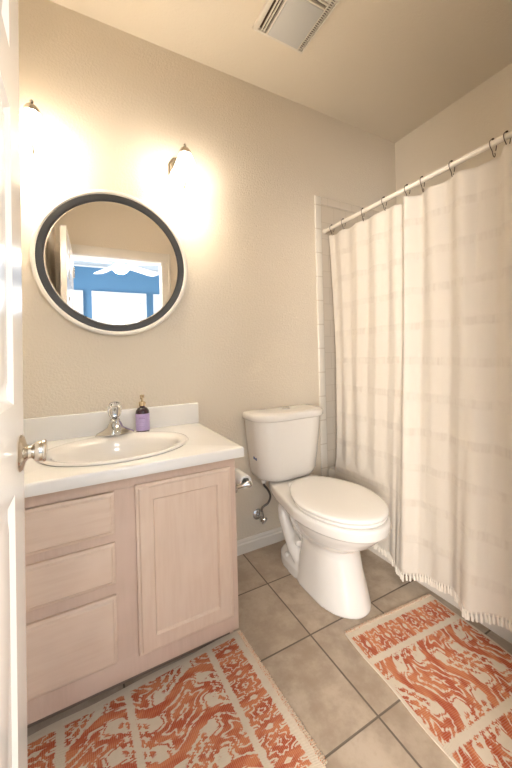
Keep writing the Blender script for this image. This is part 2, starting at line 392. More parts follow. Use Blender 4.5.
# bathtub
tub = thing('bathtub', 'white built-in bathtub behind the shower curtain', 'bathtub', (XTUB, -0.78, 0))
bm = bmesh.new(); y0, y1, x0, x1, H = -1.56, -0.013, XTUB, XR-.010, 0.372
def rr(x0, x1, y0, y1, r, z, n=6):
    out = []
    for cx, cy, a0 in ((x1-r, y1-r, 0), (x0+r, y1-r, 90), (x0+r, y0+r, 180), (x1-r, y0+r, 270)):
        for k in range(n+1):
            a = math.radians(a0 + 90*k/n); out.append((cx + r*math.cos(a), cy + r*math.sin(a), z))
    return out
rings = [rr(x0+.006, x1, y0, y1, .012, 0.0), rr(x0, x1, y0, y1, .012, 0.02), rr(x0-.002, x1, y0, y1, .012, H-.04), rr(x0-.002, x1, y0, y1, .012, H-.012),
         rr(x0+.006, x1-.004, y0+.008, y1-.004, .02, H), rr(x0+.07, x1-.05, y0+.09, y1-.09, .12, H), rr(x0+.08, x1-.06, y0+.1, y1-.1, .12, H-.012),
         rr(x0+.12, x1-.1, y0+.18, y1-.16, .12, 0.09), rr(x0+.16, x1-.14, y0+.24, y1-.2, .1, 0.06)]
loft(bm, rings, True, True); ch('tub_body', bm, M['tub'], tub)
bm = bmesh.new(); box(bm, x0-.006, x0-.001, y0+.08, y1-.08, .06, H-.07, bev=.002); ch('apron_panel', bm, M['tub'], tub)
bm = bmesh.new(); lathe(bm, [(0.03, 0), (0.03, .003), (0.0, .004)], (1.8, -1.2, 0.0605)); ch('drain', bm, M['chrome'], tub)

# ------------------------------------------------------------------ bedroom beyond the doorway (seen in the mirror)
BY = -4.7; BX0, BX1 = -2.2, 3.2; BW = YF-.115
struct(obj('floor_bedroom', BX(BX0, BX1, BY, BW-.015, -0.05, -0.002), M['carpet']))
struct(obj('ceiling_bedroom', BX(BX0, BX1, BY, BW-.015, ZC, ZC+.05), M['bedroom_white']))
struct(obj('wall_bedroom_far', BX(BX0, BX1, BY-.1, BY, 0, ZC), M['blue']))
struct(obj('wall_bedroom_left', BX(BX0-.1, BX0, BY-.1, BW, 0, ZC), M['blue']))
struct(obj('wall_bedroom_right', BX(BX1, BX1+.1, BY-.1, BW, 0, ZC), M['blue']))
bm = bmesh.new(); box(bm, BX0, XL-.1, BW-.015, YF, 0, ZC); box(bm, XR+.1, BX1, BW-.015, YF, 0, ZC)
struct(obj('wall_bedroom_near', bm, M['blue']))
bm = bmesh.new()
box(bm, BX0, BX1, BY, BY+.06, ZC-.03, ZC-.0005, bev=.01)
struct(obj('trim_2', bm, M['white']))
WIN = [(-1.08, -0.132), (0.0, 0.908), (1.032, 2.0)]
WZ0, WZ1 = 0.9, 2.293
for i, (a, b) in enumerate(WIN):
    bm = bmesh.new(); c = .085
    box(bm, a, a+c, BY, BY+.03, WZ0, WZ1, bev=.004); box(bm, b-c, b, BY, BY+.03, WZ0, WZ1, bev=.004)
    box(bm, a, b, BY, BY+.035, WZ1-c, WZ1, bev=.004); box(bm, a, b, BY, BY+.035, WZ0, WZ0+c, bev=.004)
    box(bm, a+c, a+c+.035, BY+.002, BY+.02, WZ0+c, WZ1-c); box(bm, b-c-.035, b-c, BY+.002, BY+.02, WZ0+c, WZ1-c)
    wf = struct(obj('window_%d' % (i+1), bm, M['white']))
    obj('glass_pane', BX(a+c+.035, b-c-.035, BY+.001, BY+.004, WZ0+c, WZ1-c), M['daylight'], wf)
    bm = bmesh.new(); z = WZ0 + c + .03; mid = (a+b)/2
    while z < WZ1 - c - .01:
        box(bm, a+c+.036, b-c-.036, BY+.012, BY+.015, z, z+.028); z += .06
    box(bm, mid-.008, mid+.008, BY+.015, BY+.019, WZ0+c, WZ1-c)
    obj('blind_slats', bm, M['slat'], wf)
# ceiling fan
fan = thing('ceiling_fan', 'white five-bladed ceiling fan with lit globe, reflected in the mirror', 'ceiling fan', (0.37, -3.0, ZC-.001))
bm = bmesh.new(); lathe(bm, [(.065, 0), (.06, -.03), (.02, -.05), (.014, -.055), (.014, -.20)]); obj('downrod', bm, M['fan_white'], fan)
bm = bmesh.new(); lathe(bm, [(.02, -.20), (.09, -.21), (.105, -.25), (.09, -.32), (.04, -.35)]); obj('motor_housing', bm, M['fan_white'], fan)
for k in range(5):
    a = math.radians(72*k + 31)
    bl = bmesh.new()
    outl = [(.12, -.045), (.3, -.065), (.6, -.078), (.69, -.064), (.71, 0), (.69, .064), (.6, .078), (.3, .065), (.12, .045)]
    loft(bl, [[(x, y, y*.18 + dz) for x, y in outl] for dz in (-.375, -.367)])
    bmesh.ops.rotate(bl, verts=bl.verts, cent=(0, 0, 0), matrix=Matrix.Rotation(a, 3, 'Z'))
    obj('fan_blade', bl, M['fan_white'], fan)
bm = bmesh.new(); lathe(bm, [(.05, -.38), (.09, -.39), (.11, -.42), (.09, -.46), (.05, -.49), (0, -.495)]); obj('light_globe', bm, M['fan_light'], fan)

# ------------------------------------------------------------------ the open door
DXF = -0.1215; DL = -0.851                       # face plane (towards the camera) and latch edge
door = struct(thing('door_1', '', ''));
for k in ('label', 'category'): del door[k]
door.location = (DXF-.0175, YF+.014, 0); door.rotation_euler = (0, .011, 0)
bm = bmesh.new(); W = DL - (YF+.012); T = .035
# slab with six raised panels, built as a grid of levels on both faces
def panel_slab():
    bm = bmesh.new()
    st, mid = .112, .10
    ys = [0, st, (W-mid)/2, (W+mid)/2, W-st, W]
    zs = [0.01, 0.24, 0.885, 1.05, 1.60, 1.71, 1.92, 2.025]
    for i in range(5):
        for j in range(7):
            if i in (1, 3) and j in (1, 3, 5): continue
            box(bm, -T/2, T/2, ys[i], ys[i+1], zs[j], zs[j+1])
    bmesh.ops.remove_doubles(bm, verts=bm.verts, dist=1e-5)
    # drop internal faces
    seen = {}
    for f in list(bm.faces):
        key = tuple(sorted(v.index for v in f.verts)); 
    bm.verts.index_update()
    for f in list(bm.faces):
        key = tuple(sorted(v.index for v in f.verts)); seen.setdefault(key, []).append(f)
    kill = [f for fs in seen.values() if len(fs) > 1 for f in fs]
    bmesh.ops.delete(bm, geom=kill, context='FACES')
    cells = [(ys[i], ys[i+1], zs[j], zs[j+1]) for i in (1, 3) for j in (1, 3, 5)]
    return bm, cells
bm, cells = panel_slab(); obj('door_slab', bm, M['door'], door, sharp=20)
for (a, b, c, d) in cells:
    pb = bmesh.new()
    for s in (1, -1):
        def ring(x, i): return [(s*x, a+i, c+i), (s*x, b-i, c+i), (s*x, b-i, d-i), (s*x, a+i, d-i)]
        loft(pb, [ring(T/2, 0), ring(T/2-.009, .012), ring(T/2-.009, .022), ring(T/2-.002, .045)], False, True)
    obj('door_panel', pb, M['door'], door, sharp=20)
kz = .948; ky = W-.062
hs = bmesh.new()
for s in (1, -1):
    lathe(hs, [(.0, 0), (.035, 0), (.036, .003), (.032, .008), (.018, .012), (.0125, .016), (.0125, .026)], (s*T/2, ky, kz), (s, 0, 0), 36)
obj('rosette', hs, M['nickel'], door)
hs = bmesh.new()
for s in (1, -1):
    lathe(hs, [(r_*.93, h_*.87) for r_, h_ in [(.013, .024), (.017, .028), (.0205, .032), (.0215, .039), (.0215, .0435), (.021, .0445), (.021, .0458), (.0235, .047), (.0235, .0505), (.021, .053), (0, .0535)]], (s*T/2, ky, kz), (s, 0, 0), 36)
obj('door_handle', hs, M['nickel'], door)
lt = bmesh.new(); box(lt, -.012, .012, W-.001, W+.0015, kz-.028, kz+.028, bev=.001); box(lt, -.006, .006, W, W+.009, kz-.008, kz+.008, bev=.002)
obj('latch_plate', lt, M['nickel'], door)
for z in (.2, 1.0, 1.83):
    hb = bmesh.new(); lathe(hb, [(.006, 0), (.006, .09)], (T/2+.004, -.004, z)); obj('hinge', hb, M['nickel'], door)

# ------------------------------------------------------------------ vanity cabinet
CX0, CX1, CF = -0.232, 0.524, -0.525           # carcass; face frame front
HC = 0.7777; CT = 0.7375
cab = thing('vanity_cabinet', 'pale pinkish pickled-oak vanity cabinet under the white sink counter', 'cabinet', (0.146, -0.27, 0))
def cc(name, bm, m, parent=cab, **k): return ch(name, bm, m, cab, **k) if parent is cab else ch2(name, bm, m, parent, **k)
def ch2(name, bm, m, parent, **k):
    o = obj(name, bm, m, parent, **k); o.matrix_parent_inverse = (Matrix.Translation(Vector(cab.location))).inverted(); return o
bm = bmesh.new()
box(bm, CX0, CX0+.016, CF+.0, -.003, .062, CT); box(bm, CX1-.016, CX1, CF+.0, -.003, .062, CT, bev=.001)
box(bm, CX1-.016, CX1, CF+.055, -.003, 0, .062); box(bm, CX0, CX0+.016, CF+.055, -.003, 0, .062)
box(bm, CX0+.016, CX1-.016, -.012, -.003, .062, CT-.1); box(bm, CX0+.016, CX1-.016, CF+.02, -.012, .062, .078)
cc('cabinet_body', bm, M['wood_frame'])
# face frame
bm = bmesh.new(); fy0, fy1 = CF-.003, CF+.016
box(bm, CX0+.001, CX1-.001, fy0, fy1, .062, .135, bev=.001); box(bm, CX0+.001, CX1-.001, fy0, fy1, .695, CT, bev=.001)
for a, b in ((CX0+.001, CX0+.045), (.075, .165), (CX1-.04, CX1-.001)): box(bm, a, b, fy0-.0002, fy1, .135, .695)
for z in (.378, .545): box(bm, CX0+.045, .075, fy0, fy1, z-.022, z+.022)
box(bm, CX0+.045, .075, fy0, fy1, .13, .145)
cc('face_frame', bm, M['wood_frame'])
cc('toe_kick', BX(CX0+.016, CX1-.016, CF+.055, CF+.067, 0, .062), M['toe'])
# drawers: slab with stepped edge
def drawer(x0, x1, z0, z1):
    bm = bmesh.new()
    def ring(i, y): return [(x0+i, y, z0+i), (x1-i, y, z0+i), (x1-i, y, z1-i), (x0+i, y, z1-i)]
    yb = CF-.0035
    loft(bm, [ring(0, yb), ring(0, yb-.010), ring(.004, yb-.0125), ring(.0075, yb-.0130), ring(.013, yb-.0185), ring(.017, yb-.019)], True, True)
    return bm
for z0, z1 in ((.560, .694), (.398, .530), (.140, .358)):
    cc('drawer_front', drawer(-.222, .0855, z0, z1), M['wood_h'], sharp=25)
# door with frame and flat inset panel
x0, x1, z0, z1 = .1515, .4975, .128, .7015
fw = .058; yb = CF-.0035; yf = yb-.019
bm = bmesh.new()
def fr(i, y): return [(x0+i, y, z0+i), (x1-i, y, z0+i), (x1-i, y, z1-i), (x0+i, y, z1-i)]
loft(bm, [fr(0, yb), fr(0, yb-.011), fr(.004, yb-.013), fr(.008, yb-.0135), fr(.013, yf), fr(fw-.004, yf), fr(fw, yf+.004), fr(fw+.002, yf+.009), fr(fw+.008, yf+.0095)], True, False)
dr = cc('cabinet_door', bm, M['wood'], sharp=25)
bm = bmesh.new(); box(bm, x0+fw-.001, x1-fw+.001, yf+.0085, yf+.013, z0+fw-.001, z1-fw+.001)
pn = obj('inset_panel', bm, M['wood'], dr)

# countertop with oval cut-out
NX0, NX1, NY0 = XL+.003, 0.5465, -0.564
SX, SY = 0.128, -0.300                          # sink centre
AX, AY = 0.254, 0.198                           # hole
top = thing('countertop', 'white cultured-marble vanity countertop with backsplash', 'countertop', (0.156, -0.28, HC))
bm = bmesh.new(); N = 96
def rectpt(a):
    dx, dy = math.cos(a), math.sin(a); x0, x1, y0, y1 = NX0, NX1-.008, NY0+.008, -.003
    t = min(((x1-SX)/dx if dx > 1e-9 else 1e9), ((x0-SX)/dx if dx < -1e-9 else 1e9), ((y1-SY)/dy if dy > 1e-9 else 1e9), ((y0-SY)/dy if dy < -1e-9 else 1e9))
    return SX+dx*t, SY+dy*t
angs = [2*PI*i/N for i in range(N)]
for cx_, cy_ in ((NX0, NY0+.008), (NX1-.008, NY0+.008), (NX1-.008, -.003), (NX0, -.003)):
    a = math.atan2(cy_-SY, cx_-SX) % (2*PI); k = min(range(N), key=lambda i: abs(angs[i]-a)); angs[k] = a
inner = [(SX+AX*math.cos(a), SY+AY*math.sin(a)) for a in angs]; outer = [rectpt(a) for a in angs]
def out2(p, d):   # push the outer ring out for the rounded edge (front and right only)
    x, y = p; return (x + (d if abs(x-(NX1-.008)) < 1e-6 else 0), y - (d if abs(y-(NY0+.008)) < 1e-6 else 0))
rings = [[(*p, CT+.004) for p in inner], [(*p, HC) for p in inner], [(*p, HC) for p in outer]]
for d, z in ((.004, HC-.0012), (.0068, HC-.004), (.008, HC-.009)): rings.append([(*out2(p, d), z) for p in outer])
rings += [[(*out2(p, .008), CT+.004) for p in outer], [(*out2(p, .006), CT+.001) for p in outer], [(*p, CT+.001) for p in inner]]
R = loft(bm, rings, False, False)
ch('counter_slab', bm, M['marble'], top, sharp=50)
bm = bmesh.new(); box(bm, NX0, NX1, -.024, -.002, HC-.001, HC+.1065, bev=.005, seg=3); ch('backsplash', bm, M['marble'], top)

# sink
sink = thing('sink', 'white oval sink basin set into the vanity countertop', 'sink', (SX, SY, HC))
bm = bmesh.new()
prof = [(1.06, .0), (1.075, .004), (1.06, .009), (1.02, .011), (.96, .009), (.90, .003), (.87, -.008), (.84, -.03), (.76, -.07), (.60, -.105), (.38, -.125), (.16, -.133), (.085, -.135), (.085, -.15), (.2, -.15), (.42, -.14), (.66, -.118), (.82, -.078), (.90, -.035), (.93, -.004), (.93, .0)]
# basin is shifted forward a little: wide flat ledge at the back
def sring(s, z):
    bsh = -.028 * min(1, max(0, (1.0 - s) / .12)) if s < 1 else 0
    ay = AY*s - (.018 if s < .93 else 0)*(1 if s > .3 else s/.3)
    return [(AX*s*math.cos(a), ay*math.sin(a) + bsh*.6, z) for a in [2*PI*i/72 for i in range(72)]]
loft(bm, [sring(s, z) for s, z in prof], False, False)
bm.verts.ensure_lookup_table(); n_ = 72; nr = len(prof)
for i in range(n_):
    j = (i+1) % n_; bm.faces.new((bm.verts[(nr-1)*n_+i], bm.verts[(nr-1)*n_+j], bm.verts[j], bm.verts[i]))
obj('basin', bm, M['porcelain'], sink, sharp=60)
bm = bmesh.new(); lathe(bm, [(.0, -.149), (.021, -.149), (.023, -.136), (.028, -.1325), (.026, -.131), (.018, -.134), (.012, -.132), (.0, -.131)], (0, -.0168, 0)); obj('drain', bm, M['chrome'], sink)

# faucet
fx, fy = 0.130, -0.105
fz = HC + .0115
fau = thing('faucet', 'chrome faucet with a clear acrylic knob behind the oval sink', 'faucet', (fx, fy, fz))
bm = bmesh.new()
def fring(hx, hy, z, off=0):
    out = []
    for i in range(40):
        a = 2*PI*i/40; c_, s_ = math.cos(a), math.sin(a)
        wv = hy*(.55 + .45*(1-abs(c_)**1.6)); out.append((hx*c_, wv*s_ + off, z))
    return out
loft(bm, [fring(.080, .032, 0), fring(.081, .033, .004), fring(.076, .030, .009), fring(.055, .026, .017), fring(.034, .024, .026), fring(.027, .023, .040), fring(.022, .020, .047)])
obj('base_plate', bm, M['chrome'], fau)
bm = bmesh.new(); tube(bm, spline([(0, 0, .028), (0, -.03, .036), (0, -.07, .040), (0, -.105, .034), (0, -.118, .022)], 6), [.017]*6+[.016]*6+[.0135]*6+[.012]*6+[.0115], 14)
obj('spout', bm, M['chrome'], fau)
bm = bmesh.new(); lathe(bm, [(.021, .045), (.022, .052), (.018, .056), (.011, .058), (.010, .066), (0, .066)]); obj('collar', bm, M['chrome'], fau)
bm = bmesh.new()
rg = []
for r, h in [(.010, .058), (.018, .0605), (.0255, .070), (.029, .084), (.0275, .099), (.021, .110), (.012, .1135), (.0001, .1145)]:
    rg.append([(r*(1+.05*math.cos(8*2*PI*i/64))*math.cos(2*PI*i/64), r*(1+.05*math.cos(8*2*PI*i/64))*math.sin(2*PI*i/64), h) for i in range(64)])
loft(bm, rg); kn = obj('knob', bm, M['acrylic'], fau)
bm = bmesh.new(); lathe(bm, [(.009, .0665), (.009, .085), (.012, .089), (.012, .096), (0, .097)]); obj('knob_core', bm, M['chrome'], kn)
bm = bmesh.new(); tube(bm, [(0, .022, .02), (0, .022, .052)], .0022, 8); lathe(bm, [(0, 0), (.005, .001), (.006, .005), (.004, .009), (0, .010)], (0, .022, .051), n=12); obj('lift_rod', bm, M['chrome'], fau)

fau.scale = (1.0, 1.0, 1.28)
# soap bottle
bt = thing('soap_bottle', 'dark soap bottle with lavender label and gold pump beside the faucet', 'soap bottle', (0.243, -0.105, fz-.0))
bt.location.z = HC + .0005; bt.location.x = .252; bt.location.y = -.085; bt.scale = (1.08, 1.08, 1.08)
bm = bmesh.new(); lathe(bm, [(0, 0), (.026, 0), (.0285, .003), (.0285, .088), (.027, .096), (.020, .106), (.0125, .110), (.0125, .116), (0, .116)]); obj('bottle_body', bm, M['bottle'], bt)
bm = bmesh.new()
loft(bm, [[(.0291*math.cos(a), .0291*math.sin(a), z) for a in [math.radians(-200 + 220*i/30) for i in range(31)]] for z in (.012, .084)], False, False, close=False)
lb = obj('bottle_label', bm, M['label'], bt)
bm = bmesh.new()
for z, a0, a1, h in ((.070, -125, -85, .0022), (.063, -130, -80, .0035), (.054, -122, -92, .0012), (.047, -125, -88, .0012), (.030, -128, -85, .0012), (.024, -120, -92, .0012)):
    loft(bm, [[(.02925*math.cos(a), .02925*math.sin(a), zz) for a in [math.radians(a0 + (a1-a0)*i/8) for i in range(9)]] for zz in (z, z+h)], False, False, close=False)
obj('label_print', bm, M['label_ink'], lb)
bm = bmesh.new(); lathe(bm, [(.0135, .1165), (.0145, .118), (.0145, .130), (.012, .134), (.0048, .135), (.0048, .150), (.009, .152), (.0095, .161), (.006, .164), (0, .1645)], n=20)
tube(bm, spline([(0, 0, .157), (-.006, -.016, .158), (-.010, -.028, .152)], 4), .0038, 8); obj('pump', bm, M['gold'], bt)

# ------------------------------------------------------------------ mirror
MX, MZ = 0.161, 1.581
mir = thing('mirror', 'round mirror with a black band and slim white rim on the back wall', 'mirror', (MX, -.012, MZ), (math.radians(0.1), 0, math.radians(-1.2)))
AXY = (0, -1, 0)
def ringp(prof, n=128):
    bm = bmesh.new(); rings = [[(r*math.cos(2*PI*i/n), -h, r*math.sin(2*PI*i/n)) for i in range(n)] for r, h in prof]
    rings.append(rings[0]); bmr = [[bm.verts.new(p) for p in r] for r in rings[:-1]]; bmr.append(bmr[0])
    for a, b in zip(bmr, bmr[1:]):
        for i in range(n): j = (i+1) % n; bm.faces.new((a[i], a[j], b[j], b[i]))
    return bm
obj('outer_rim', ringp([(.318, -.003), (.340, -.003), (.343, .002), (.343, .014), (.339, .018), (.329, .018), (.325, .013), (.318, .012)]), M['white_rim'] if 'white_rim' in M else M['trim'], mir)
obj('dark_band', ringp([(.293, .003), (.3245, .003), (.3245, .0115), (.323, .013), (.300, .013), (.297, .0115), (.293, .0085)]), M['dark'], mir)
bm = bmesh.new(); lathe(bm, [(0, 0), (.294, 0), (.294, .006), (.288, .0072), (0, .0072)], (0, 0, 0), AXY, 128); obj('mirror_glass', bm, M['mirror'], mir, sharp=5)

# ------------------------------------------------------------------ sconces
def sconce(x, label):
    s = thing('wall_sconce', label, 'wall lamp', (x, 0, 2.09), group=None)
    bm = bmesh.new()   # stepped elongated hexagonal plate
    def hexa(w_, h_, y): return [(-w_, -y, -h_*.55), (-w_, -y, h_*.55), (-w_*.45, -y, h_), (w_*.45, -y, h_), (w_, -y, h_*.55), (w_, -y, -h_*.55), (w_*.45, -y, -h_), (-w_*.45, -y, -h_)]
    loft(bm, [hexa(.052, .085, .0005), hexa(.052, .085, .007), hexa(.043, .074, .011), hexa(.040, .070, .017), hexa(.026, .052, .022)])
    bmesh.ops.translate(bm, verts=bm.verts, vec=(-.002, 0, -.005)); obj('back_plate', bm, M['nickel'], s, sharp=15)
    bm = bmesh.new(); tube(bm, spline([(0, -.02, -.02), (0, -.045, -.075), (0, -.085, -.112), (0, -.125, -.098), (0, -.135, -.06)], 7), .0065, 12)
    lathe(bm, [(0, 0), (.009, .003), (.011, .010), (.008, .017), (0, .020)], (0, -.086, -.124), n=16)
    obj('scroll_arm', bm, M['nickel'], s)
    bm = bmesh.new(); lathe(bm, [(.028, .035), (.030, .040), (.028, .052), (.020, .064), (.009, .071), (.006, .078), (.008, .084), (.004, .090), (0, .091)], (0, -.125, 0), n=28); obj('cap', bm, M['nickel'], s)
    bm = bmesh.new()
    lathe(bm, [(.024, .045), (.030, .036), (.056, -.030), (.086, -.085), (.080, -.112), (.076, -.108), (.080, -.086), (.052, -.030), (.026, .034)], (0, -.125, 0), sides=8)
    obj('glass_shade', bm, M['shade'], s, sharp=15)
    return s
sconce(.478, 'lit frosted-glass wall sconce with nickel plate, right of the round mirror')
sconce(-.150, 'lit frosted-glass wall sconce half behind the open door, above left of the mirror')

# ------------------------------------------------------------------ ceiling vent
vx0, vx1, vy0, vy1 = .776, 1.068, -.605, -.308
vent = thing('exhaust_vent', 'cream square ceiling exhaust vent with louvers and gray lens', 'vent', ((vx0+vx1)/2, (vy0+vy1)/2, ZC))
zt = ZC - .0005; zb = ZC - .020
bm = bmesh.new()
lx0, lx1, ly0, ly1 = .852, 1.030, -.535, -.322
box(bm, vx0, lx0-.052, vy0, vy1, zb, zt, bev=.003)
box(bm, lx0-.008, lx0, vy0, vy1, zb, zt, bev=.001)
box(bm, lx1, lx1+.006, vy0, vy1, zb, zt, bev=.001); box(bm, vx1-.009, vx1, vy0, vy1, zb, zt, bev=.003)
box(bm, vx0, vx1, vy1-.013, vy1, zb-.0005, zt, bev=.003); box(bm, vx0, vx1, vy0, vy0+.016, zb-.0005, zt, bev=.003)
box(bm, lx0, lx1, ly0-.007, ly0, zb, zt, bev=.001)
ch('grille_frame', bm, M['vent'], vent)
bm = bmesh.new()
for k in range(2): x = lx0-.052+.0115+k*.0135; box(bm, x, x+.0065, vy0+.014, vy1-.012, zb, zb+.005)
for k in range(2): y = vy0+.016+.0095+k*.0155; box(bm, lx0, lx1, y, y+.008, zb, zt-.008)
y = vy0+.02
while y < vy1-.018: box(bm, lx1+.006, vx1-.009, y, y+.004, zb, zb+.004); y += .0105
ch('louvers', bm, M['vent'], vent)
ch('cavity', BX(vx0+.01, vx1-.01, vy0+.01, vy1-.01, zt-.004, zt), M['vent_dark'], vent)
bm = bmesh.new(); box(bm, lx0, lx1, ly0, vy1-.013, zb-.003, zt-.006, bev=.004); ch('light_lens', bm, M['vent_lens'], vent)

# ------------------------------------------------------------------ toilet
TX = 1.040
toi = thing('toilet', 'white two-piece toilet with closed lid beside the vanity', 'toilet', (TX, -.38, 0))
def tc(name, bm, m, parent=None, **k):
    o = obj(name, bm, m, parent or toi, **k); o.matrix_parent_inverse = Matrix.Translation((0, .38, 0)) ; return o
def egg(yb, yf, hw, z, n=56, sq=2.4, wide=.56, bk=None):
    """plan outline; wide = where (0 back..1 front) it is widest; bk = half width kept at the back end"""
    ym = yb + (yf-yb)*wide; out = []
    for i in range(n):
        a = 2*PI*i/n; c_, s_ = math.cos(a), math.sin(a)     # s_>0 : back
        if s_ >= 0:
            e = 2.0/sq; x = hw*math.copysign(abs(c_)**e, c_); y = ym + (yb-ym)*abs(s_)**e
            if bk is not None:
                t = min(1, max(0, (y-ym)/(yb-ym))); x *= (hw + (bk*1.06-hw)*(t**1.35))/hw
        else: x = hw*c_; y = ym + (yf-ym)*abs(s_)**(0.94)
        out.append((x, y, z))
    return out
# bowl + pedestal as one body
bm = bmesh.new()
b = bmesh.new()
loft(b, [egg(-.30, -.50, .055, .16), egg(-.27, -.56, .085, .21), egg(-.23, -.64, .122, .262, sq=3), egg(-.18, -.705, .155, .305, sq=3, bk=.08), egg(-.10, -.745, .176, .345, sq=4, bk=.09), egg(-.05, -.762, .186, .368, sq=6, bk=.10),
         egg(-.035, -.780, .198, .374, sq=6, bk=.105), egg(-.035, -.785, .201, .416, sq=6, bk=.105), egg(-.037, -.779, .196, .4255, sq=6, bk=.102)])
merge(bm, b)
b = bmesh.new()
loft(b, [egg(-.30, -.680, .126, 0, sq=4, wide=.5), egg(-.30, -.684, .126, .012, sq=4, wide=.5), egg(-.31, -.672, .120, .06, sq=4, wide=.5), egg(-.325, -.645, .108, .15, sq=4, wide=.5), egg(-.34, -.628, .103, .22, sq=4, wide=.5), egg(-.34, -.628, .110, .27, wide=.5)])
merge(bm, b)
b = bmesh.new()
loft(b, [egg(-.125, -.46, .116, 0, sq=3), egg(-.125, -.46, .116, .05, sq=3), egg(-.14, -.46, .104, .07, sq=3), egg(-.17, -.44, .06, .09, sq=3), egg(-.18, -.42, .045, .20, sq=3), egg(-.14, -.42, .045, .30, sq=3), egg(-.09, -.42, .085, .375, sq=4)])
merge(bm, b)
for s in (-1, 1):
    pth = spline([(s*.06, -.30, .335), (s*.075, -.235, .335), (s*.082, -.185, .305), (s*.083, -.19, .25), (s*.083, -.225, .19), (s*.083, -.27, .135), (s*.075, -.33, .08)], 6)
    tube(bm, pth, [.026]*6 + [.028]*12 + [.031]*12 + [.036]*7, 14)
    tube(bm, [(s*.06, -.235, .17), (s*.082, -.33, .165)], .018, 12)
body = tc('bowl_body', bm, M['porcelain'])
body.modifiers.new('merge', 'REMESH').mode = 'VOXEL'
body.modifiers['merge'].voxel_size = .0055; body.modifiers['merge'].use_smooth_shade = True
sm = body.modifiers.new('soften', 'SMOOTH'); sm.factor = .6; sm.iterations = 6
# bolt caps
for s in (-1, 1):
    bm = bmesh.new(); lathe(bm, [(.014, 0), (.014, .005), (.011, .012), (.005, .016), (0, .017)], (s*.095, -.235, .064), (s*.5, 0, 1), 20); tc('bolt_cap', bm, M['porcelain'])
# seat ring and lid
def slab(zs, yb, yf, hw, grow=0):
    return [egg(yb-i*1, yf+i, hw-i, z, n=72, sq=3.2, wide=.46, bk=.105) for i, z in zs]
bm = bmesh.new(); loft(bm, slab([(.006, .427), (.001, .429), (0, .434), (.001, .439), (.005, .4405)], -.268, -.770, .189)); tc('seat_ring', bm, M['seat'], sharp=60)
bm = bmesh.new(); loft(bm, slab([(.008, .4435), (.002, .4455), (0, .450), (.001, .4555), (.004, .4595), (.012, .4625), (.035, .4655), (.07, .467), (.11, .4675)], -.250, -.774, .194)); tc('lid', bm, M['seat'], sharp=60)
for s in (-1, 1):
    bm = bmesh.new(); lathe(bm, [(0, 0), (.015, 0), (.015, .012), (.012, .017), (0, .018)], (s*.065, -.238, .4255), n=20); tc('seat_hinge', bm, M['seat'])
# tank
def tankring(hw, yf, z, yb=-.012, r=.115, n=12):
    x0, x1, y0, y1 = -hw, hw, yf, yb; out = []
    rb = .012
    for cx, cy, rx, ry, a0 in ((x1-rb, y1-rb, rb, rb, 0), (x0+rb, y1-rb, rb, rb, 90), (x0+r, y0+r*.8, r, r*.8, 180), (x1-r, y0+r*.8, r, r*.8, 270)):
        for k in range(n+1):
            a = math.radians(a0 + 90*k/n); out.append((cx+rx*math.cos(a), cy+ry*math.sin(a), z))
    return [(x, y - .012*(1-(x/hw)**2)*(1 if y < -.1 else 0), z) for x, y, z in out]
bm = bmesh.new()
loft(bm, [tankring(.135, -.150, .428, -.03, .06), tankring(.165, -.172, .431, -.022), tankring(.182, -.183, .443), tankring(.192, -.190, .468), tankring(.204, -.196, .56), tankring(.218, -.203, .70), tankring(.2235, -.206, .766), tankring(.218, -.202, .768)])
tk = tc('tank', bm, M['porcelain'], sharp=60)
bm = bmesh.new()
loft(bm, [tankring(.224, -.207, .7685), tankring(.232, -.214, .7695), tankring(.2365, -.218, .775), tankring(.2365, -.218, .795), tankring(.234, -.2155, .803), tankring(.226, -.208, .8085), tankring(.18, -.18, .812, -.03), tankring(.11, -.13, .8135, -.06, .06)])
ld = tc('tank_lid', bm, M['porcelain'], sharp=60)
bm = bmesh.new(); lathe(bm, [(.027, 0), (.027, .003), (.024, .005), (0, .0055)], (0, 0, 0), n=32)
bmesh.ops.scale(bm, vec=(1, .8, 1), verts=bm.verts); bmesh.ops.translate(bm, verts=bm.verts, vec=(.004, -.105, .8132)); tc('flush_button', bm, M['chrome'])
bm = bmesh.new(); box(bm, -.2045, -.201, -.100, -.083, .552, .566); box(bm, -.2035, -.200, -.118, -.103, .550, .564)
bmesh.ops.translate(bm, verts=bm.verts, vec=(-.0005, 0, 0)); tc('blue_sticker', bm, M['blue_sticker'])
bm = bmesh.new(); box(bm, -.09, .09, -.16, -.04, .42, .430, bev=.003); tc('tank_gasket', bm, M['dark'])

# water supply
sup = thing('water_supply_valve', 'chrome shut-off valve with gray braided hose on the wall beside the toilet', 'valve', (.903, 0, .175))
bm = bmesh.new(); lathe(bm, [(.031, .0005), (.030, .004), (.020, .010), (.010, .012), (0, .012)], (-.008, 0, .02), (0, -1, 0), 28); obj('escutcheon', bm, M['chrome'], sup)
bm = bmesh.new(); tube(bm, [(-.008, -.008, .02), (-.008, -.055, .02)], .008, 12); lathe(bm, [(.013, -.018), (.013, .02), (.010, .022), (.010, .036), (0, .036)], (-.008, -.052, .02), n=18); obj('valve_body', bm, M['chrome'], sup)
bm = bmesh.new(); lathe(bm, [(0, 0), (.008, .0), (.009, .012), (.020, .014), (.021, .020), (.018, .024), (0, .025)], (-.008, -.058, .018), (.35, -.8, -.5), 18)
obj('valve_handle', bm, M['chrome'], sup)
bm = bmesh.new()
tube(bm, spline([(-.008, -.052, .055), (-.002, -.055, .08), (.030, -.062, .10), (.042, -.07, .14), (.016, -.085, .19), (-.014, -.10, .225), (-.018, -.105, .256)], 8), .0062, 10); obj('braided_hose', bm, M['steel'], sup)
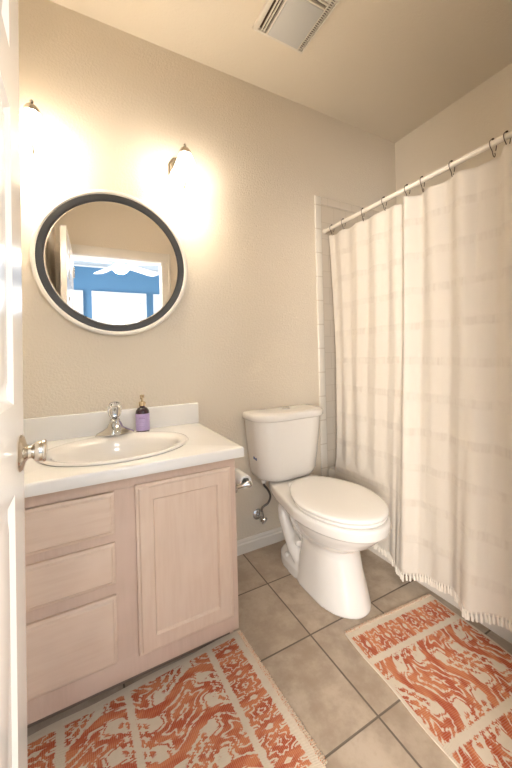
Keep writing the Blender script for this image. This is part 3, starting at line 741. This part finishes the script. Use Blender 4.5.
bm = bmesh.new(); lathe(bm, [(.012, -.012), (.015, -.004), (.015, .006)], (-.018, -.105, .252), n=8); obj('coupling_nut', bm, M['seat'], sup)

# toilet paper
TPX, TPY, TPZ = .595, -.435, .605
tph = thing('toilet_paper_holder', 'chrome toilet paper holder on the side of the vanity cabinet', 'toilet paper holder', (.5245, -.44, .608))
for yy in (-.505, -.345):
    bm = bmesh.new()
    lathe(bm, [(.0, 0), (.022, 0), (.022, .004), (.014, .008), (.009, .011), (.0085, .05), (.012, .056), (.014, .064), (.012, .072), (0, .075)], (.0002, yy+.43, .0), (1, 0, 0), 20)
    obj('mounting_post', bm, M['chrome'], tph)
bm = bmesh.new(); tube(bm, [(.062, -.075, 0), (.062, .085, 0)], .0085, 14); obj('roller', bm, M['chrome'], tph)
tp = thing('toilet_paper_roll', 'small white toilet paper roll on the chrome holder by the vanity', 'toilet paper', (.5865, -.44, .608))
bm = bmesh.new(); rings = [[(r*math.cos(2*PI*i/40), y, r*math.sin(2*PI*i/40)) for i in range(40)] for r, y in ((.018, -.05), (.026, -.05), (.027, -.048), (.027, .048), (.026, .05), (.018, .05))]
vs = [[bm.verts.new(p) for p in r] for r in rings]; vs.append(vs[0])
for a, b in zip(vs, vs[1:]):
    for i in range(40): bm.faces.new((a[i], a[(i+1) % 40], b[(i+1) % 40], b[i]))
obj('paper_roll', bm, M['paper'], tp)

# ------------------------------------------------------------------ shower rod, hooks, curtain
RX, RZ = 1.4465, 1.9347
rod = thing('shower_rod', 'cream tension rod carrying the shower curtain', 'shower rod', (RX, -.78, RZ))
bm = bmesh.new(); tube(bm, [(0, .76, 0), (0, -.785, 0)], .0125, 20); obj('rod_tube', bm, M['rod'], rod)
for s in (1, -1):
    bm = bmesh.new(); yy = .7675 if s == 1 else -.7895
    lathe(bm, [(0, 0), (.017, 0), (.017, .006), (.0155, .018), (.0125, .02)], (0, yy, 0), (0, -s, 0), 24); obj('end_cap', bm, M['rod'], rod)

HY = [-.082, -.186, -.344, -.494, -.634, -.716, -.856, -1.018, -1.066, -1.20, -1.33, -1.47]
ZTOP = RZ - .045
# folds: control points along y -> sideways offset at top and at bottom (negative = towards the toilet)
CY = [-.060, -.10, -.16, -.22, -.30, -.36, -.43, -.50, -.56, -.60, -.64, -.70, -.76, -.83, -.90, -.96, -1.02, -1.08, -1.16, -1.24, -1.32, -1.40, -1.50]
CT_ = [-.004, .004, -.006, .006, -.008, .010, -.006, .006, -.004, .012, -.022, .014, -.010, .008, -.014, .010, .018, -.022, .010, -.015, .012, -.01, 0]
CB_ = [-.040, -.030, -.044, -.036, -.046, -.040, -.048, -.050, -.074, -.100, -.112, -.085, -.060, -.070, -.115, -.150, -.140, -.100, -.120, -.150, -.11, -.10, -.09]
def cur(y, z):
    a = -y; ys = [-q for q in CY]
    t = min(1, max(0, (ZTOP - z)/1.85)); tt = t**1.25
    top_ = 1.5*interp(a, ys, CT_); bot = interp(a, ys, CB_) + .012*math.sin(a*38)*min(1, max(0, (a-.55)*5))
    x = top_*(1-tt) + bot*tt
    x += .0022*math.sin(y*55 + 1.5*math.sin(z*3))*(.35+.65*(1-abs(2*t-1))) + .0006*math.sin(y*131+z*4)
    # must clear the tub apron
    if z < .42: x = min(x, XTUB - .016 - RX)
    elif z < .62: k = (z-.42)/.2; x = min(x, (XTUB-.016-RX)*(1-k) + .02*k)
    return RX + x
def zbot(y):
    return interp(-y, [0.06, .30, .50, .58, .64, .74, .90, .96, 1.04, 1.2, 1.5], [.085, .082, .078, .066, .066, .090, .115, .115, .135, .16, .16])
def ztop(y):
    # small dips between the hooks, a step at the fold
    d = 0
    for a, b in zip(HY, HY[1:]):
        if b <= y <= a:
            k = (a-y)/(a-b); d = .010*math.sin(PI*k)
    return ZTOP - d
cur_t = thing('shower_curtain', 'cream woven cotton shower curtain with fringed hem hanging from the rod', 'shower curtain', (RX, -.78, 0))
bm = bmesh.new(); NYc, NZc = 420, 150; ya, yb_ = -.060, -1.50
rows = []
for j in range(NZc+1):
    t = j/NZc; row = []
    for i in range(NYc+1):
        y = ya + (yb_-ya)*i/NYc; yy = y - .035*math.sin(PI*t)*max(0, 1-(-y-.06)/.25) - (.03*t)*max(0, 1-(-y-.06)/.3)
        z = ztop(y)*(1-t) + zbot(y)*t
        row.append(bm.verts.new((cur(y, z)-RX, yy+.78, z)))
    rows.append(row)
for a, b in zip(rows, rows[1:]):
    for i in range(NYc): bm.faces.new((a[i], a[i+1], b[i+1], b[i]))
bm.normal_update()
cloth = obj('curtain_cloth', bm, M['curtain'], cur_t, sharp=180, recalc=False)
so = cloth.modifiers.new('thickness', 'SOLIDIFY'); so.thickness = .0012; so.offset = 0
# fringe
bm = bmesh.new(); y = ya-.03
while y > yb_+.01:
    x = cur(y, zbot(y)) - RX; z = zbot(y)
    dx = random.uniform(-.003, .003); dy = random.uniform(-.003, .003); L = random.uniform(.026, .034)
    tube(bm, [(x, y+.78, z+.008), (x-.001, y+.78, z-.004), (x+dx*.5, y+.78+dy*.5, z-.010), (x+dx, y+.78+dy, z-L)], [.0020, .0036, .0056, .0048], 7)
    y -= .0118
fr_ = obj('fringe', bm, M['fringe'], cur_t); fr_['kind'] = 'stuff'
HL = ['topmost-left dark hook next to the wall', 'second dark hook from the back wall', 'third dark hook from the back wall', 'fourth dark hook from the back wall', 'fifth dark hook from the back wall, at the deep fold', 'sixth dark hook from the back wall, just past the fold', 'seventh dark hook from the back wall', 'eighth dark hook from the back wall', 'ninth dark hook, at the right edge of the photo', 'tenth dark hook', 'eleventh dark hook', 'last dark hook']
def hook_mesh():
    bm = bmesh.new()
    p = [(0.013, 0, -.026), (.017, 0, -.008), (.015, 0, .008), (.006, 0, .0155), (-.006, 0, .0155), (-.015, 0, .006), (-.014, 0, -.012), (-.004, 0, -.030), (.000, 0, -.046), (.006, 0, -.052), (.010, 0, -.044), (.008, 0, -.036)]
    tube(bm, spline(p, 5), .0016, 8); return bm
hk0 = None
for i, y in enumerate(HY[:9]):
    lab = 'dark bronze curtain hook on the shower rod, ' + ['nearest the back wall', 'second from the back wall', 'third from the back wall', 'fourth from the back wall', 'fifth from the back wall', 'sixth from the back wall', 'seventh from the back wall', 'eighth from the back wall', 'farthest right'][i]
    if hk0 is None:
        o = hk0 = thing('curtain_hook', lab, 'curtain hook', (RX, y, RZ), (0, 0, 0), 'dark hooks along the shower rod')
        obj('hook_wire', hook_mesh(), M['bronze'], o)
        bm = bmesh.new(); lathe(bm, [(0, -.0045), (.0045, -.002), (.0052, 0), (.0045, .002), (0, .0045)], (.0, 0, .0178), n=14); obj('ball', bm, M['bronze'], o)
    else:
        o = hk0.copy(); COL.objects.link(o); o['label'] = lab; o.location = (RX, y, RZ)
        for c_ in list(hk0.children):
            d = c_.copy(); COL.objects.link(d); d.parent = o
    o.rotation_euler = (0, 0, random.uniform(-.35, .35))

# ------------------------------------------------------------------ rugs
def rug(name, label, xa, xb, hy, loc, rz, mt_):
    t = thing(name, label, 'rug', (*loc, 0), (0, 0, rz))
    bm = bmesh.new(); n = 60; m_ = 34
    th = .006
    def zz(x, y): return .0008*math.sin(x*31+y*11)+.0006*math.sin(y*40-x*7)
    g = [[None]*(m_+1) for _ in range(n+1)]
    for i in range(n+1):
        for j in range(m_+1):
            x = xa + (xb-xa)*i/n; y = -hy + 2*hy*j/m_; wob = .0025*math.sin(x*23) if j in (0, m_) else 0
            g[i][j] = bm.verts.new((x, y + wob, th + zz(x, y)))
    for i in range(n):
        for j in range(m_): bm.faces.new((g[i][j], g[i+1][j], g[i+1][j+1], g[i][j+1]))
    r = bmesh.ops.extrude_face_region(bm, geom=bm.faces[:]); vs = [v for v in r['geom'] if isinstance(v, bmesh.types.BMVert)]
    for v in vs: v.co.z = .0006
    obj('woven_body', bm, mt_, t, sharp=50)
    bm = bmesh.new()
    for s in (-1, 1):
        y = -hy+.004; k = 0
        while y < hy-.003:
            x = (xb if s > 0 else xa) + s*.001; tube(bm, [(x - s*.006, y, .0075), (x + s*.004, y+.001, .006), (x + s*random.uniform(.009, .013), y+random.uniform(-.001, .003), .0028)], [.0022, .0026, .0016], 6); y += .0062; k += 1
    f = obj('whipped_hem', bm, M['rug_hem'], t); f['kind'] = 'stuff'
    return t
# long axis is x of the rug; ends at +-RUG_H
rug('bath_rug', 'coral and cream ikat rug in front of the bathtub', -.43, .43, .245, (1.118, -1.150), math.radians(90-4.5), M['rug_a'])
r1 = rug('bath_rug', 'coral and cream ikat rug in front of the vanity cabinet', -.33, .43, .26, (.122, -.752), math.radians(2.5), M['rug_b'])
